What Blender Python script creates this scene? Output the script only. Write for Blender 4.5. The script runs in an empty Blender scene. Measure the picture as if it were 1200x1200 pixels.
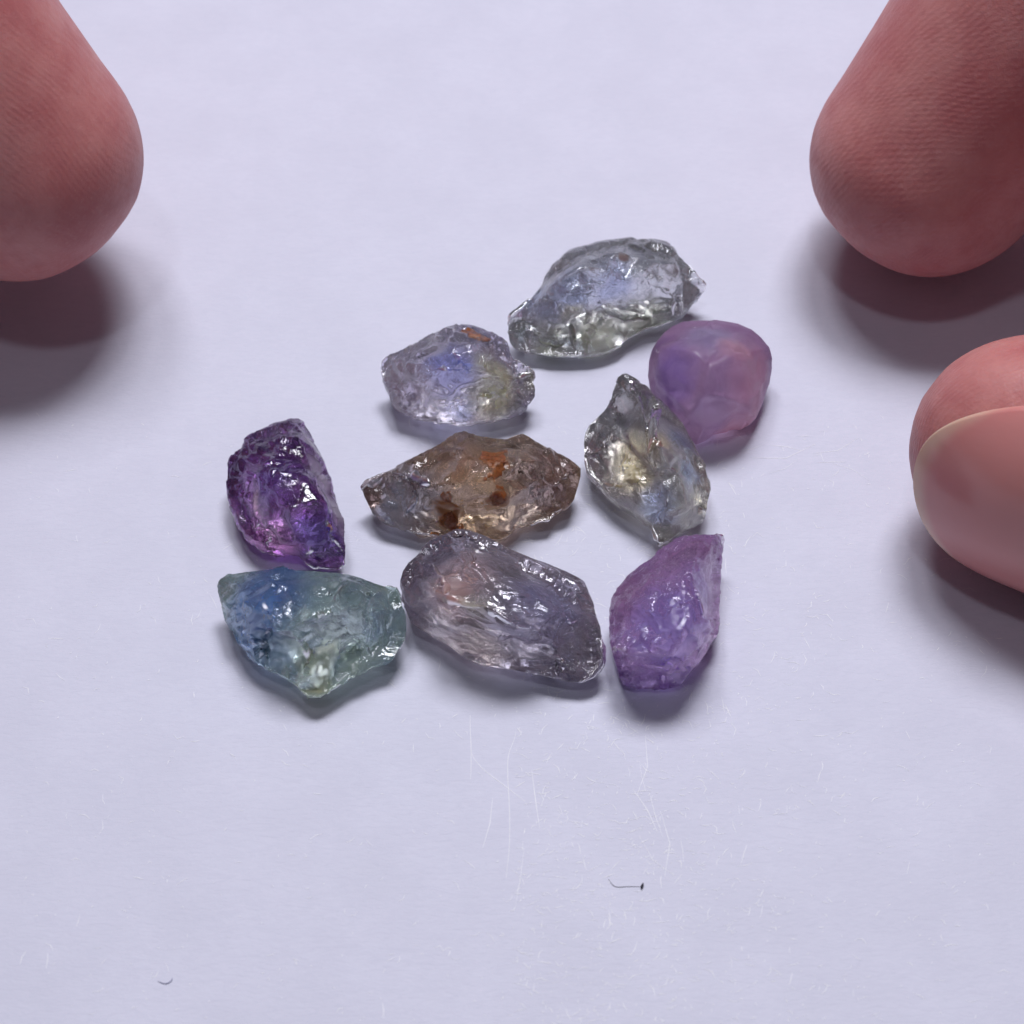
import bpy, math, random
import numpy as np
from mathutils import Vector, Matrix
from mathutils.geometry import delaunay_2d_cdt

# ---------------------------------------------------------------- scene, camera, light
# one Blender unit is one centimetre
S = bpy.context.scene
S.unit_settings.system = 'METRIC'
S.unit_settings.scale_length = 0.01
C = bpy.data.collections.new('scene'); S.collection.children.link(C)

ELEV, DIST, FRAME = math.radians(52), 11.0, 4.8          # camera tilt, distance, width of view at the centre
cd = bpy.data.cameras.new('camera'); cam = bpy.data.objects.new('camera', cd); C.objects.link(cam)
cam.location = (0, -DIST*math.cos(ELEV), DIST*math.sin(ELEV))
cam.rotation_euler = (math.pi/2-ELEV, 0, 0)
cd.sensor_width = 36; cd.lens = 36*DIST/FRAME
cd.clip_start, cd.clip_end = 0.1, 500
cd.dof.use_dof = True; cd.dof.focus_distance = 10.68; cd.dof.aperture_fstop = 1.0
S.camera = cam

W = bpy.data.worlds.new('World'); S.world = W; W.use_nodes = True
W.node_tree.nodes['Background'].inputs[0].default_value = (0.78, 0.80, 1.0, 1)
W.node_tree.nodes['Background'].inputs[1].default_value = 0.07

def area(name, loc, size, size_y, power, col, target=(0, 0, 0)):
    l = bpy.data.lights.new(name, 'AREA'); l.shape = 'RECTANGLE'; l.size = size; l.size_y = size_y
    l.energy = power; l.color = col
    o = bpy.data.objects.new(name, l); C.objects.link(o); o.location = loc
    o.rotation_euler = (Vector(target)-Vector(loc)).to_track_quat('-Z', 'Y').to_euler()
    return o
LC = (0.93, 0.93, 1.0)
area('ceiling_lamp', (-5.5, 11.5, 29.5), 5.0, 9, 2900, LC)
area('ceiling_lamp', (1.0, 12.5, 31.5), 5.0, 9, 3750, LC)
area('ceiling_lamp', (5, 11, 29.5), 5.0, 9, 3700, LC)
area('sparkle_light', (-5, -12, 60), 4, 4, 2600, (0.88, 0.91, 1.0))  # small overhead light added for glints on facets leaning towards the viewer

S.view_settings.view_transform = 'Standard'; S.view_settings.look = 'None'
S.view_settings.gamma = 1; S.view_settings.exposure = 0.0
S.render.engine = 'CYCLES'
cy = S.cycles
cy.use_denoising = True
try: cy.denoiser = 'OPENIMAGEDENOISE'
except Exception: pass
cy.max_bounces = 14; cy.transmission_bounces = 12; cy.glossy_bounces = 6; cy.diffuse_bounces = 5
cy.caustics_refractive = True; cy.caustics_reflective = False
cy.blur_glossy = 1.0; cy.sample_clamp_indirect = 40.0

# ---------------------------------------------------------------- helpers
CP = np.array(cam.location)
RT, UP, FW = np.array((1, 0, 0.)), np.array((0, math.sin(ELEV), math.cos(ELEV))), np.array((0, math.cos(ELEV), -math.sin(ELEV)))
def at(px, py, z):
    """the point of the place seen at (px, py) of a 1200 px view, z cm above the paper"""
    k = FRAME/DIST/1200
    d = FW + RT*(px-600)*k - UP*(py-600)*k
    return CP + d*((z-CP[2])/d[2])

def mesh_obj(name, V, F, mat, parent=None, smooth=True):
    me = bpy.data.meshes.new(name)
    V = np.asarray(V, np.float32); F = np.asarray(F, np.int32)
    me.vertices.add(len(V)); me.vertices.foreach_set('co', V.ravel())
    n = F.shape[1]
    me.loops.add(F.size); me.loops.foreach_set('vertex_index', F.ravel())
    me.polygons.add(len(F)); me.polygons.foreach_set('loop_start', np.arange(0, F.size, n, dtype=np.int32))
    if smooth: me.polygons.foreach_set('use_smooth', np.ones(len(F), bool))
    me.update(calc_edges=True); me.validate()
    me.materials.append(mat)
    o = bpy.data.objects.new(name, me); C.objects.link(o)
    if parent: o.parent = parent
    return o

def tag(o, label=None, cat=None, group=None, kind=None):
    for k, v in (('label', label), ('category', cat), ('group', group), ('kind', kind)):
        if v: o[k] = v
    return o

def unit(v): v = np.asarray(v, float); return v/np.linalg.norm(v)
def subdivide(V, F):
    E = np.sort(np.concatenate([F[:, [0, 1]], F[:, [1, 2]], F[:, [2, 0]]]), axis=1)
    U, inv = np.unique(E, axis=0, return_inverse=True); inv = inv.ravel()
    m = (V[U[:, 0]]+V[U[:, 1]])/2; n = len(F); o = len(V)
    a, b, c = inv[:n]+o, inv[n:2*n]+o, inv[2*n:]+o
    F2 = np.concatenate([np.stack(t, 1) for t in ((F[:, 0], a, c), (F[:, 1], b, a), (F[:, 2], c, b), (a, b, c))])
    return np.concatenate([V, m]), F2

def edges_of(F):
    k = F.shape[1]
    E = np.concatenate([F[:, [i, (i+1) % k]] for i in range(k)])
    return np.unique(np.sort(E, axis=1), axis=0)
def smooth(V, E, it, lam=0.5, mu=0.0):
    deg = np.bincount(E.ravel(), minlength=len(V))[:, None].clip(1)
    for _ in range(it):
        for w in (lam, mu):
            if not w: continue
            A = np.zeros_like(V)
            for d in range(3):
                A[:, d] = np.bincount(E[:, 0], V[E[:, 1], d], len(V))+np.bincount(E[:, 1], V[E[:, 0], d], len(V))
            V = V+w*(A/deg-V)
    return V
def normals(V, F):
    fn = np.cross(V[F[:, 1]]-V[F[:, 0]], V[F[:, 2]]-V[F[:, 0]])
    N = np.zeros_like(V)
    for k in range(3):
        for d in range(3): N[:, d] += np.bincount(F[:, k], fn[:, d], len(V))
    return N/np.linalg.norm(N, axis=1, keepdims=True).clip(1e-9)
def nearest(P, Q, need2=False):
    """index and distance of the nearest (and distance of second nearest) point of Q for each P"""
    i1 = np.empty(len(P), int); d1 = np.empty(len(P)); d2 = np.empty(len(P))
    for s in range(0, len(P), 4000):
        D = ((P[s:s+4000, None]-Q[None])**2).sum(2)
        i = D.argmin(1); i1[s:s+4000] = i; d1[s:s+4000] = D[np.arange(len(i)), i]
        if need2: D[np.arange(len(i)), i] = 9e9; d2[s:s+4000] = D.min(1)
    return i1, np.sqrt(d1), np.sqrt(d2)
def vnoise(P, seed):
    """smooth value noise"""
    r = np.random.RandomState(seed); T = r.rand(4096)
    I = np.floor(P).astype(int); f = P-I; f = f*f*(3-2*f); out = 0
    for dx in (0, 1):
        for dy in (0, 1):
            for dz in (0, 1):
                h = ((I[:, 0]+dx)*73856093 ^ (I[:, 1]+dy)*19349663 ^ (I[:, 2]+dz)*83492791) & 4095
                w = (f[:, 0] if dx else 1-f[:, 0])*(f[:, 1] if dy else 1-f[:, 1])*(f[:, 2] if dz else 1-f[:, 2])
                out = out+w*T[h]
    return out*2-1

# node helpers
class NT:
    def __init__(s, name):
        s.m = bpy.data.materials.new(name); s.m.use_nodes = True; s.t = s.m.node_tree; s.t.nodes.clear()
        s.out = s.n('ShaderNodeOutputMaterial')
    def n(s, typ, **kw):
        nd = s.t.nodes.new(typ)
        for k, v in kw.items(): setattr(nd, k, v)
        return nd
    def l(s, a, b): s.t.links.new(a, b)
    def put(s, sock, v):
        if isinstance(v, bpy.types.NodeSocket): s.l(v, sock)
        elif v is not None:
            if isinstance(v, (tuple, list)) and len(v) == 3 and sock.type == 'RGBA': v = (*v, 1)
            sock.default_value = v
    def math(s, op, a, b=None, clamp=False):
        nd = s.n('ShaderNodeMath', operation=op, use_clamp=clamp); s.put(nd.inputs[0], a)
        if b is not None: s.put(nd.inputs[1], b)
        return nd.outputs[0]
    def mix(s, f, a, b, mode='MIX'):
        nd = s.n('ShaderNodeMix', data_type='RGBA', blend_type=mode); s.put(nd.inputs[0], f); s.put(nd.inputs[6], a); s.put(nd.inputs[7], b)
        return nd.outputs[2]
    def noise(s, vec, scale, detail=3, rough=0.5, dist=0):
        nd = s.n('ShaderNodeTexNoise'); s.put(nd.inputs['Vector'], vec); nd.inputs['Scale'].default_value = scale
        nd.inputs['Detail'].default_value = detail; nd.inputs['Roughness'].default_value = rough; nd.inputs['Distortion'].default_value = dist
        return nd.outputs[0]
    def ramp(s, v, a, b, lo=0., hi=1.):
        nd = s.n('ShaderNodeMapRange', interpolation_type='SMOOTHSTEP'); s.put(nd.inputs[0], v)
        for i, x in enumerate((a, b, lo, hi)): nd.inputs[i+1].default_value = x
        return nd.outputs[0]
    def coord(s): return s.n('ShaderNodeTexCoord').outputs['Object']
    def near(s, vec, p, r0, r1):
        nd = s.n('ShaderNodeVectorMath', operation='DISTANCE'); s.put(nd.inputs[0], vec); nd.inputs[1].default_value = tuple(p)
        return s.ramp(nd.outputs['Value'], r0, r1, 1, 0)
    def bump(s, h, strength, dist=0.01, nrm=None):
        nd = s.n('ShaderNodeBump'); s.put(nd.inputs['Height'], h); nd.inputs['Strength'].default_value = strength
        nd.inputs['Distance'].default_value = dist
        if nrm: s.l(nrm, nd.inputs['Normal'])
        return nd.outputs[0]

def srgb(r, g, b):
    f = lambda c: (c/255/12.92 if c/255 <= 0.04045 else ((c/255+0.055)/1.055)**2.4)
    return (f(r), f(g), f(b))

# ---------------------------------------------------------------- the paper
def paper_material():
    m = NT('white_paper'); co = m.coord()
    a = m.noise(co, 2.2, 4, 0.6); b = m.noise(co, 38, 5, 0.65); 
    mp = m.n('ShaderNodeMapping'); m.l(co, mp.inputs[0]); mp.inputs['Scale'].default_value = (14, 48, 1)
    c = m.noise(mp.outputs[0], 1.0, 4, 0.6, 1.2)
    col = m.mix(m.ramp(a, 0.3, 0.7), srgb(207, 207, 222), srgb(212, 212, 227))
    col = m.mix(m.ramp(c, 0.35, 0.75, 0, 0.35), col, srgb(199, 199, 216))
    bs = m.n('ShaderNodeBsdfPrincipled'); m.put(bs.inputs['Base Color'], col)
    bs.inputs['Roughness'].default_value = 0.55; bs.inputs['Specular IOR Level'].default_value = 0.25
    h = m.math('ADD', m.math('MULTIPLY', b, 0.5), c)
    m.l(m.bump(h, 0.4, 0.005), bs.inputs['Normal'])
    m.l(bs.outputs[0], m.out.inputs[0]); return m.m
n = 80
g = np.linspace(-1, 1, n); gx, gy = np.meshgrid(g, g)
V = np.stack([gx.ravel()*20, gy.ravel()*22+3, np.zeros(n*n)], 1)
idx = np.arange(n*n).reshape(n, n)
F = np.stack([idx[:-1, :-1], idx[:-1, 1:], idx[1:, 1:], idx[1:, :-1]], -1).reshape(-1, 4)
tag(mesh_obj('paper', V, F, paper_material()), kind='structure')

# ---------------------------------------------------------------- rough stones
def gcol(rgb, k=(1.56, 1.56, 1.50)): return tuple(min(0.93, x*q) for x, q in zip(srgb(*rgb), k))
def gem_material(name, tr, zones, cloud=0.3, rough=0.03, ior=1.74, stains=(), mott=0.25, bump=0.36, bscale=26, aniso=None, tint=.25):
    """zones: (u, v, z, radius, sRGB colour, extra cloud) blended in order over the first, in the stone's own space"""
    m = NT(name); co = m.coord()
    wob = m.n('ShaderNodeTexNoise'); m.l(co, wob.inputs['Vector']); wob.inputs['Scale'].default_value = 7; wob.inputs['Detail'].default_value = 3
    sub = m.n('ShaderNodeVectorMath', operation='MULTIPLY_ADD'); m.l(wob.outputs['Color'], sub.inputs[0])
    sub.inputs[1].default_value = (0.12,)*3
    ad = m.n('ShaderNodeVectorMath', operation='ADD'); m.l(co, ad.inputs[0]); ad.inputs[1].default_value = (-0.06,)*3
    m.l(ad.outputs[0], sub.inputs[2]); wc = sub.outputs[0]
    col = None; cl = cloud
    for (u, v, z, r, rgb, ec) in zones:
        c = gcol(rgb)
        if col is None: col = (*c, 1); continue
        f = m.near(wc, tr(u, v, z), r*0.25, r)
        col = m.mix(f, col, c)
        if ec: cl = m.math('ADD', cl, m.math('MULTIPLY', f, ec))
    mp = m.n('ShaderNodeMapping'); m.l(co, mp.inputs[0])
    if aniso: mp.inputs['Rotation'].default_value = (0, 0, aniso[0]); mp.inputs['Scale'].default_value = (aniso[1], aniso[2], 1)
    n1 = m.noise(mp.outputs[0], 9, 5, 0.62, 0.6); n2 = m.noise(mp.outputs[0], bscale, 4, 0.6, 0.4)
    col = m.mix(m.ramp(n1, 0.42, 0.7, 0, mott), col, m.mix(1.0, col, (0.42, 0.38, 0.42), 'MULTIPLY'))
    sm = None
    for (u, v, z, r, rgb) in stains:
        f = m.near(wc, tr(u, v, z), r*0.55, r)
        f = m.math('MULTIPLY', f, m.ramp(n2, 0.28, 0.5))
        col = m.mix(f, col, srgb(*rgb)); cl = m.math('ADD', cl, m.math('MULTIPLY', f, 0.7))
    cl = m.math('ADD', cl, m.ramp(n1, 0.35, 0.75, -0.15, 0.15), clamp=True)
    nrm = m.bump(m.math('MULTIPLY', n2, m.ramp(n1, 0.38, 0.62, 0.15, 1)), bump, 0.012)
    gl = m.n('ShaderNodeBsdfPrincipled')
    m.put(gl.inputs['Base Color'], m.mix(min(1, tint+.06), col, (1, 1, 1)))
    gl.inputs['Transmission Weight'].default_value = 1; gl.inputs['IOR'].default_value = ior
    m.put(gl.inputs['Roughness'], m.ramp(n1, 0.35, 0.7, rough, rough*2.2)); m.l(nrm, gl.inputs['Normal'])
    bd = m.n('ShaderNodeBsdfPrincipled'); m.put(bd.inputs['Base Color'], col)
    bd.inputs['IOR'].default_value = ior; bd.inputs['Roughness'].default_value = max(0.08, rough*1.5); m.l(nrm, bd.inputs['Normal'])
    tl = m.n('ShaderNodeBsdfTranslucent'); m.put(tl.inputs['Color'], col)
    mx0 = m.n('ShaderNodeMixShader'); mx0.inputs[0].default_value = 0.5; m.l(bd.outputs[0], mx0.inputs[1]); m.l(tl.outputs[0], mx0.inputs[2])
    mx = m.n('ShaderNodeMixShader'); m.put(mx.inputs[0], cl); m.l(gl.outputs[0], mx.inputs[1]); m.l(mx0.outputs[0], mx.inputs[2])
    m.l(mx.outputs[0], m.out.inputs[0]); return m.m

SURF = {}
def stone(name, label, group, box, outline, inner, seed, zlow=0.06, zhigh=0.28, foot=0.72, facets=60, flat=0.65,
          chips=150, chip=0.006, bowls=18, bowl=0.008, fine=0.002, rounds=1, aniso=None, patch=-.15, tilt=.30, mat=None, creases=()):
    x0, y0, k = box
    U = np.array(outline, float)
    # drop the height of each rim point from the way the outline faces: the back rim is high, the front rim low
    area2 = np.sum(U[:, 0]*np.roll(U[:, 1], -1)-np.roll(U[:, 0], -1)*U[:, 1])
    if area2 < 0: U = U[::-1]
    T = np.roll(U, -1, 0)-np.roll(U, 1, 0); nrm = np.stack([T[:, 1], -T[:, 0]], 1); nrm /= np.linalg.norm(nrm, axis=1)[:, None]
    for _ in range(3): nrm = (nrm+np.roll(nrm, 1, 0)+np.roll(nrm, -1, 0))/3
    ny = nrm[:, 1]/np.linalg.norm(nrm, axis=1)
    zr = zlow+(zhigh-zlow)*(0.5-0.5*ny)
    rim = [at(x0+u*k, y0+v*k, z) for (u, v), z in zip(U, zr)]
    top = [at(x0+u*k, y0+v*k, z) for u, v, z in inner]
    pts = [Vector(p) for p in U]+[Vector(p[:2]) for p in inner]
    N = len(U); ed = [(i, (i+1) % N) for i in range(N)]+[(N+a, N+b) for a, b in creases]
    r = delaunay_2d_cdt(pts, ed, [], 1, 1e-4)
    assert len(r[0]) == len(pts), (name, len(r[0]), len(pts))
    orig = [o[0] for o in r[3]]
    V = [None]*len(pts)
    P = rim+top
    tris = [[orig[i] for i in f] for f in r[2]]
    V = [np.array(p) for p in P]
    cen = np.mean(rim, 0)
    def ring(s, zf):
        b = len(V)
        for p in rim:
            q = cen+(p-cen)*s; q[2] = p[2]*zf; V.append(q)
        return b
    r1 = ring(0.93, 0.5); r2 = ring(foot, 0.0)
    for a, b in ((0, r1), (r1, r2)):
        for i in range(N):
            j = (i+1) % N
            tris += [[a+i, b+i, a+j], [a+j, b+i, b+j]]
    V.append(np.array((cen[0], cen[1], 0.0))); c = len(V)-1
    for i in range(N): tris.append([r2+i, c, r2+(i+1) % N])
    V = np.array(V); F = np.array(tris)
    # make the winding of the top agree with outward
    nt = len(r[2]); fn = np.cross(V[F[:, 1]]-V[F[:, 0]], V[F[:, 2]]-V[F[:, 0]])
    view = V[F].mean(1)-CP
    flip = np.zeros(len(F), bool); flip[:nt] = (fn[:nt]*view[:nt]).sum(1) > 0
    mid = cen.copy(); mid[2] = 0.12
    flip[nt:] = (fn[nt:]*(V[F[nt:]].mean(1)-mid)).sum(1) < 0
    F[flip] = F[flip][:, ::-1]
    base_z = 0
    for _ in range(4): V, F = subdivide(V, F)
    E = edges_of(F)
    V = smooth(V, E, rounds, 0.5)
    rs = np.random.RandomState(seed)
    sc = np.ones(3)
    R = np.eye(3)
    if aniso:
        ca, sa = math.cos(aniso[0]), math.sin(aniso[0]); R = np.array(((ca, sa, 0), (-sa, ca, 0), (0, 0, 1.))); sc = np.array((1/aniso[1], 1, 1))
    Q = (V@R.T)*sc
    warp = np.stack([vnoise(Q*9, seed+k) for k in range(3)], 1)*0.02
    Qw = Q+warp
    rim_d = nearest(V, np.concatenate([np.array(rim)*(1-t)+np.roll(np.array(rim), -1, 0)*t for t in (0, .25, .5, .75)]))[1]
    calm = 0.25+0.75*np.clip(rim_d/0.07, 0, 1)                 # the rim stays closer to its line
    ar = np.linalg.norm(np.cross(V[F[:, 1]]-V[F[:, 0]], V[F[:, 2]]-V[F[:, 0]]), axis=1)
    def seeds(n): return V_w[F[rs.choice(len(F), n, p=ar/ar.sum()), 0]]
    V_w = Qw
    # broken faces: the skin is cut back to flat faces that meet in crisp edges
    def face(V, n, tilt, w, lim, mask):
        Nn = normals(V, F); ix = F[rs.choice(len(F), n, p=ar/ar.sum()), 0]
        cj, nj = V[ix], Nn[ix]+tilt*rs.randn(n, 3); nj /= np.linalg.norm(nj, axis=1, keepdims=True)
        Qj = Qw[ix]
        out = np.empty(len(V))
        for s0 in range(0, len(V), 3000):
            D = ((Qw[s0:s0+3000, None]-Qj[None])**2).sum(2); k4 = np.argpartition(D, 4, 1)[:, :4]
            d = ((cj[k4]-V[s0:s0+3000, None])*nj[k4]).sum(2)
            out[s0:s0+3000] = d.min(1)
        return V+(w*mask*calm*np.clip(out, -lim, .25*lim))[:, None]*Nn
    V = face(V, facets, .07, flat, .05, 1.0)
    # shell-shaped chips: shallow bowls with sharp rims; the big ones everywhere, the small ones in patches
    Nn = normals(V, F)
    for cnt_, amp, lo, hi, sd in ((bowls, bowl, .5, .6, 1), (chips, chip, patch, 1.6, 2), (min(chips*5, 1500), chip*.42, patch-.15, 2.0, 3)):
        i1, d1, _ = nearest(Qw, seeds(cnt_))
        rr = np.bincount(i1, d1, cnt_)/np.bincount(i1, minlength=cnt_).clip(1)
        t = np.clip(d1/(rr[i1]*1.5+1e-6), 0, 1.3)**2
        mask = np.clip(lo+hi*(0.35+vnoise(Q*6+sd*7.3, seed+30+sd)), 0.0, 1.2)
        lev = (rs.rand(cnt_)-0.5)[i1]*0.5
        V = V+(amp*(t-0.6+lev)*mask*calm)[:, None]*Nn
    V = smooth(V, E, 1, 0.3)
    V = face(V, chips, tilt, flat+.25, .02, np.clip(patch+.35+1.7*(0.3+vnoise(Q*6+2.2, seed+77)), 0, 1))
    V = smooth(V, E, 1, 0.15)
    Nn = normals(V, F)
    V = V+(fine*calm*np.clip(.4+vnoise(Q*7, seed+60), 0, 1)*(vnoise(Q*30, seed+50)+0.5*vnoise(Q*64, seed+51)))[:, None]*Nn
    V[:, 2] -= V[:, 2].min()-0.002
    o0 = np.array((cen[0], cen[1], 0))
    SURF[name] = (V, F, normals(V, F), o0)
    o = mesh_obj(name, V-o0, F, mat(lambda u, v, z: at(x0+u*k, y0+v*k, z)-o0))
    o.location = o0
    tag(o, label, 'rough gemstone', group)
    return o

GRP = 'rough gemstones on the white paper'
B1, B2, B3, B4, B5, B6, B7, B8, B9 = ((580, 260, .2167), (430, 370, .175), (740, 360, .15), (670, 430, .1834), (410, 490, .2417),
                                      (250, 480, .1667), (240, 650, .2083), (460, 610, .2167), (700, 610, .1751))
stone('pale_sapphire', 'long clear grey-blue rough stone, farthest back, with a rounded glassy bulge at its left', GRP, B1,
 [(68,600),(72,550),(80,515),(110,485),(190,415),(245,355),(265,300),(310,235),(350,205),(395,155),(480,130),(560,105),(650,92),(745,88),(775,100),(830,97),(930,105),(970,140),(1000,185),(1050,230),(1090,280),(1120,320),(1140,345),(1130,375),(1085,425),(1040,490),(960,550),(880,578),(820,588),(760,620),(690,670),(600,710),(450,742),(330,742),(200,720),(100,690),(80,660)],
 [(160,485,.2),(285,540,.2),(400,545,.2),(500,510,.23),(570,440,.27),(720,415,.28),(850,410,.25),(980,435,.2),(1085,395,.15),(500,160,.40),(562,250,.44),(575,350,.38),(440,270,.47),(330,320,.38),(400,400,.40),(480,400,.40),(250,420,.29),(650,180,.42),(620,290,.44),(700,330,.37),(780,190,.40),(800,280,.40),(850,350,.34),(920,200,.37),(980,300,.31),(1050,320,.22),(130,540,.15),(150,620,.12),(350,640,.12),(560,590,.15),(720,540,.14),(880,490,.14),(230,600,.16)],
 11, zlow=0.07, zhigh=0.27, foot=0.75, patch=-.25, facets=45, creases=[(0,1),(1,2),(2,3),(3,4),(4,5),(5,6),(6,7),(7,8),(9,10),(10,11)],
 mat=lambda tr: gem_material('pale_sapphire', tr, [(500,300,.3,1,(176,178,184),0),(420,380,.35,.17,(128,152,220),.12),(260,440,.25,.14,(140,158,210),0),(420,470,.25,.09,(214,205,170),.1),
   (640,330,.35,.16,(128,146,206),.06),(560,600,.1,.2,(166,168,142),.35),(800,520,.1,.2,(156,160,140),.35),(900,200,.3,.2,(150,152,150),0),(300,640,.1,.16,(160,164,144),.3),(120,600,.1,.12,(120,134,136),.1)],
   cloud=.10, tint=.2, stains=[(690,195,.41,.045,(120,92,88)),(840,195,.38,.04,(80,76,78)),(1040,255,.2,.028,(140,80,60))]))
stone('two_tone_sapphire', 'small clear rough stone, violet-blue at left and yellow at right, rust on its back edge', GRP, B2,
 [(90,370),(100,320),(130,285),(250,225),(380,150),(490,105),(540,78),(610,70),(690,75),(780,100),(850,135),(905,155),(945,185),(965,240),(975,290),(1030,320),(1090,345),(1130,390),(1135,430),(1120,468),(1132,510),(1130,560),(1100,600),(1060,635),(950,690),(850,712),(740,730),(660,738),(560,742),(450,736),(380,715),(320,690),(250,660),(190,625),(160,590),(130,520),(105,450)],
 [(540,150,.36),(620,290,.44),(560,370,.44),(330,330,.36),(230,310,.28),(420,430,.36),(600,540,.30),(760,580,.26),(750,400,.38),(850,280,.33),(930,290,.26),(1020,430,.22),(890,560,.22),(800,600,.2),(600,650,.18),(430,610,.2),(300,620,.17),(220,560,.18),(230,480,.24),(140,380,.17),(720,200,.36),(1050,530,.15)],
 22, zlow=0.09, zhigh=0.26, foot=0.68, facets=50, chips=220, patch=.4, tilt=.4,
 mat=lambda tr: gem_material('two_tone_sapphire', tr, [(500,300,.3,1,(170,164,186),0),(560,330,.4,.2,(120,126,214),.14),(620,330,.4,.10,(116,128,208),.1),(650,640,.2,.12,(110,124,190),0),(850,420,.3,.19,(232,204,150),.12),(870,560,.2,.17,(240,204,138),.12),
   (300,450,.25,.2,(176,162,182),0),(1060,470,.2,.1,(150,146,124),0),(820,250,.3,.09,(150,126,122),0),(640,180,.35,.09,(128,124,140),0)],
   cloud=.12, tint=.22))
stone('lilac_stone', 'smooth frosted lilac stone with a pink right half, behind the grooved grey one', GRP, B3,
 [(160,330),(200,265),(260,190),(320,140),(400,105),(520,98),(700,100),(830,125),(940,170),(1020,235),(1080,310),(1105,400),(1105,480),(1085,590),(1050,690),(1010,790),(980,870),(930,925),(860,965),(750,975),(660,990),(610,1030),(560,1060),(500,1080),(400,960),(300,840),(200,730),(145,640),(128,530),(135,420)],
 [(225,330,.36),(230,480,.32),(205,620,.22),(620,480,.50),(450,330,.47),(700,640,.42),(720,860,.25),(655,960,.13),(560,960,.15),(900,880,.14),(780,930,.10),(760,420,.49),(900,420,.43),(960,600,.32),(880,780,.28),(560,700,.38),(450,820,.29),(600,220,.42),(840,270,.42)],
 33, zlow=0.05, zhigh=0.3, foot=0.8, flat=.35, facets=14, chips=40, chip=0.003, bowl=.004, fine=0.0012, rounds=4, creases=[(5,6),(6,7),(0,1),(1,2)],
 mat=lambda tr: gem_material('lilac_stone', tr, [(500,500,.3,1,(160,126,166),0),(380,560,.3,.22,(140,112,188),0),(620,600,.3,.14,(156,132,190),0),(600,260,.4,.2,(158,146,184),0),(900,560,.3,.26,(198,144,166),0),(820,380,.4,.14,(206,158,174),0),(850,880,.1,.2,(206,154,172),0),(240,320,.3,.10,(132,98,150),0)],
   cloud=.5, rough=.33, tint=.2, mott=.12, bump=.12, bscale=40))
stone('twisted_grey_sapphire', 'clear grey rough stone with a honey-coloured heart and deep groove, before the lilac one', GRP, B4,
 [(250,160),(270,115),(295,70),(320,50),(350,45),(390,65),(440,95),(490,125),(520,175),(560,215),(620,260),(660,310),(720,380),(755,450),(800,530),(840,590),(862,640),(870,690),(890,740),(895,790),(880,830),(868,870),(862,930),(850,975),(790,1010),(720,1040),(670,1080),(620,1120),(570,1145),(545,1120),(510,1030),(450,965),(380,915),(300,882),(230,832),(160,745),(85,665),(72,590),(70,500),(85,430),(110,375),(170,310),(235,235)],
 [(390,140,.32),(450,250,.36),(475,400,.40),(490,560,.40),(540,690,.33),(500,240,.28),(505,420,.32),(515,560,.33),(550,230,.34),(535,450,.43),(600,620,.44),(640,500,.40),(740,570,.30),(700,700,.38),(790,700,.27),(560,760,.35),(500,860,.25),(300,770,.22),(200,690,.16),(260,450,.30),(150,430,.2),(300,250,.26),(600,960,.27),(740,910,.27),(650,1010,.18),(560,1070,.1),(840,880,.14),(350,640,.28)],
 44, zlow=0.12, zhigh=0.24, foot=0.62, facets=40, chips=90, patch=-.4, chip=.004, creases=[(0,1),(1,2),(2,3),(3,4),(8,9),(9,10)],
 mat=lambda tr: gem_material('twisted_grey_sapphire', tr, [(400,500,.3,1,(150,148,148),0),(380,620,.28,.22,(212,184,132),.14),(430,690,.28,.13,(224,184,122),.14),(580,480,.4,.09,(200,184,150),.1),(720,480,.3,.13,(86,102,144),.08),(740,690,.3,.12,(116,144,200),.14),(540,900,.25,.14,(126,150,204),.14),
   (800,850,.2,.12,(132,132,122),0),(350,160,.25,.14,(110,110,106),0),(600,1080,.1,.13,(138,138,126),0),(500,300,.3,.06,(116,104,110),0)],
   cloud=.12, tint=.18))
stone('brown_sapphire', 'smoky brown rough stone with orange rust patches and pointed ends, middle of the group', GRP, B5,
 [(52,340),(75,310),(170,265),(280,205),(400,140),(480,85),(550,62),(610,80),(690,95),(760,100),(800,75),(845,72),(900,110),(980,150),(1060,195),(1128,245),(1125,290),(1105,350),(1090,400),(1060,435),(1000,470),(980,505),(900,520),(840,525),(790,570),(740,600),(680,600),(600,590),(500,580),(400,578),(310,570),(250,545),(180,520),(110,480),(90,430),(65,380)],
 [(170,290,.22),(300,270,.34),(330,330,.32),(440,335,.37),(430,500,.14),(200,470,.13),(540,160,.40),(620,210,.43),(660,270,.40),(760,200,.41),(850,150,.33),(870,230,.37),(890,330,.3),(560,310,.39),(640,390,.32),(500,390,.30),(760,400,.30),(620,520,.15),(840,460,.15),(1000,330,.24),(1060,370,.15),(1080,270,.22),(930,460,.13)],
 55, zlow=0.08, zhigh=0.24, foot=0.66, facets=60, chips=200, patch=.05, creases=[(0,1),(1,2),(2,3)],
 mat=lambda tr: gem_material('brown_sapphire', tr, [(500,300,.3,1,(160,132,108),0),(560,200,.4,.24,(160,118,84),.1),(240,430,.2,.30,(142,152,176),.2),(290,350,.28,.07,(54,60,78),.1),(610,460,.2,.26,(208,168,110),.15),(640,330,.3,.16,(200,160,112),.1),(960,330,.25,.22,(126,90,84),.05),(1010,210,.25,.15,(128,94,82),0),(880,490,.12,.12,(170,156,148),.1),(90,380,.12,.1,(128,94,82),0)],
   cloud=.16, tint=.17, mott=.3, stains=[(480,420,.2,.10,(176,116,66)),(710,185,.41,.10,(176,108,62)),(485,505,.13,.065,(196,124,66)),(722,405,.31,.08,(182,120,70))]))
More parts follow.
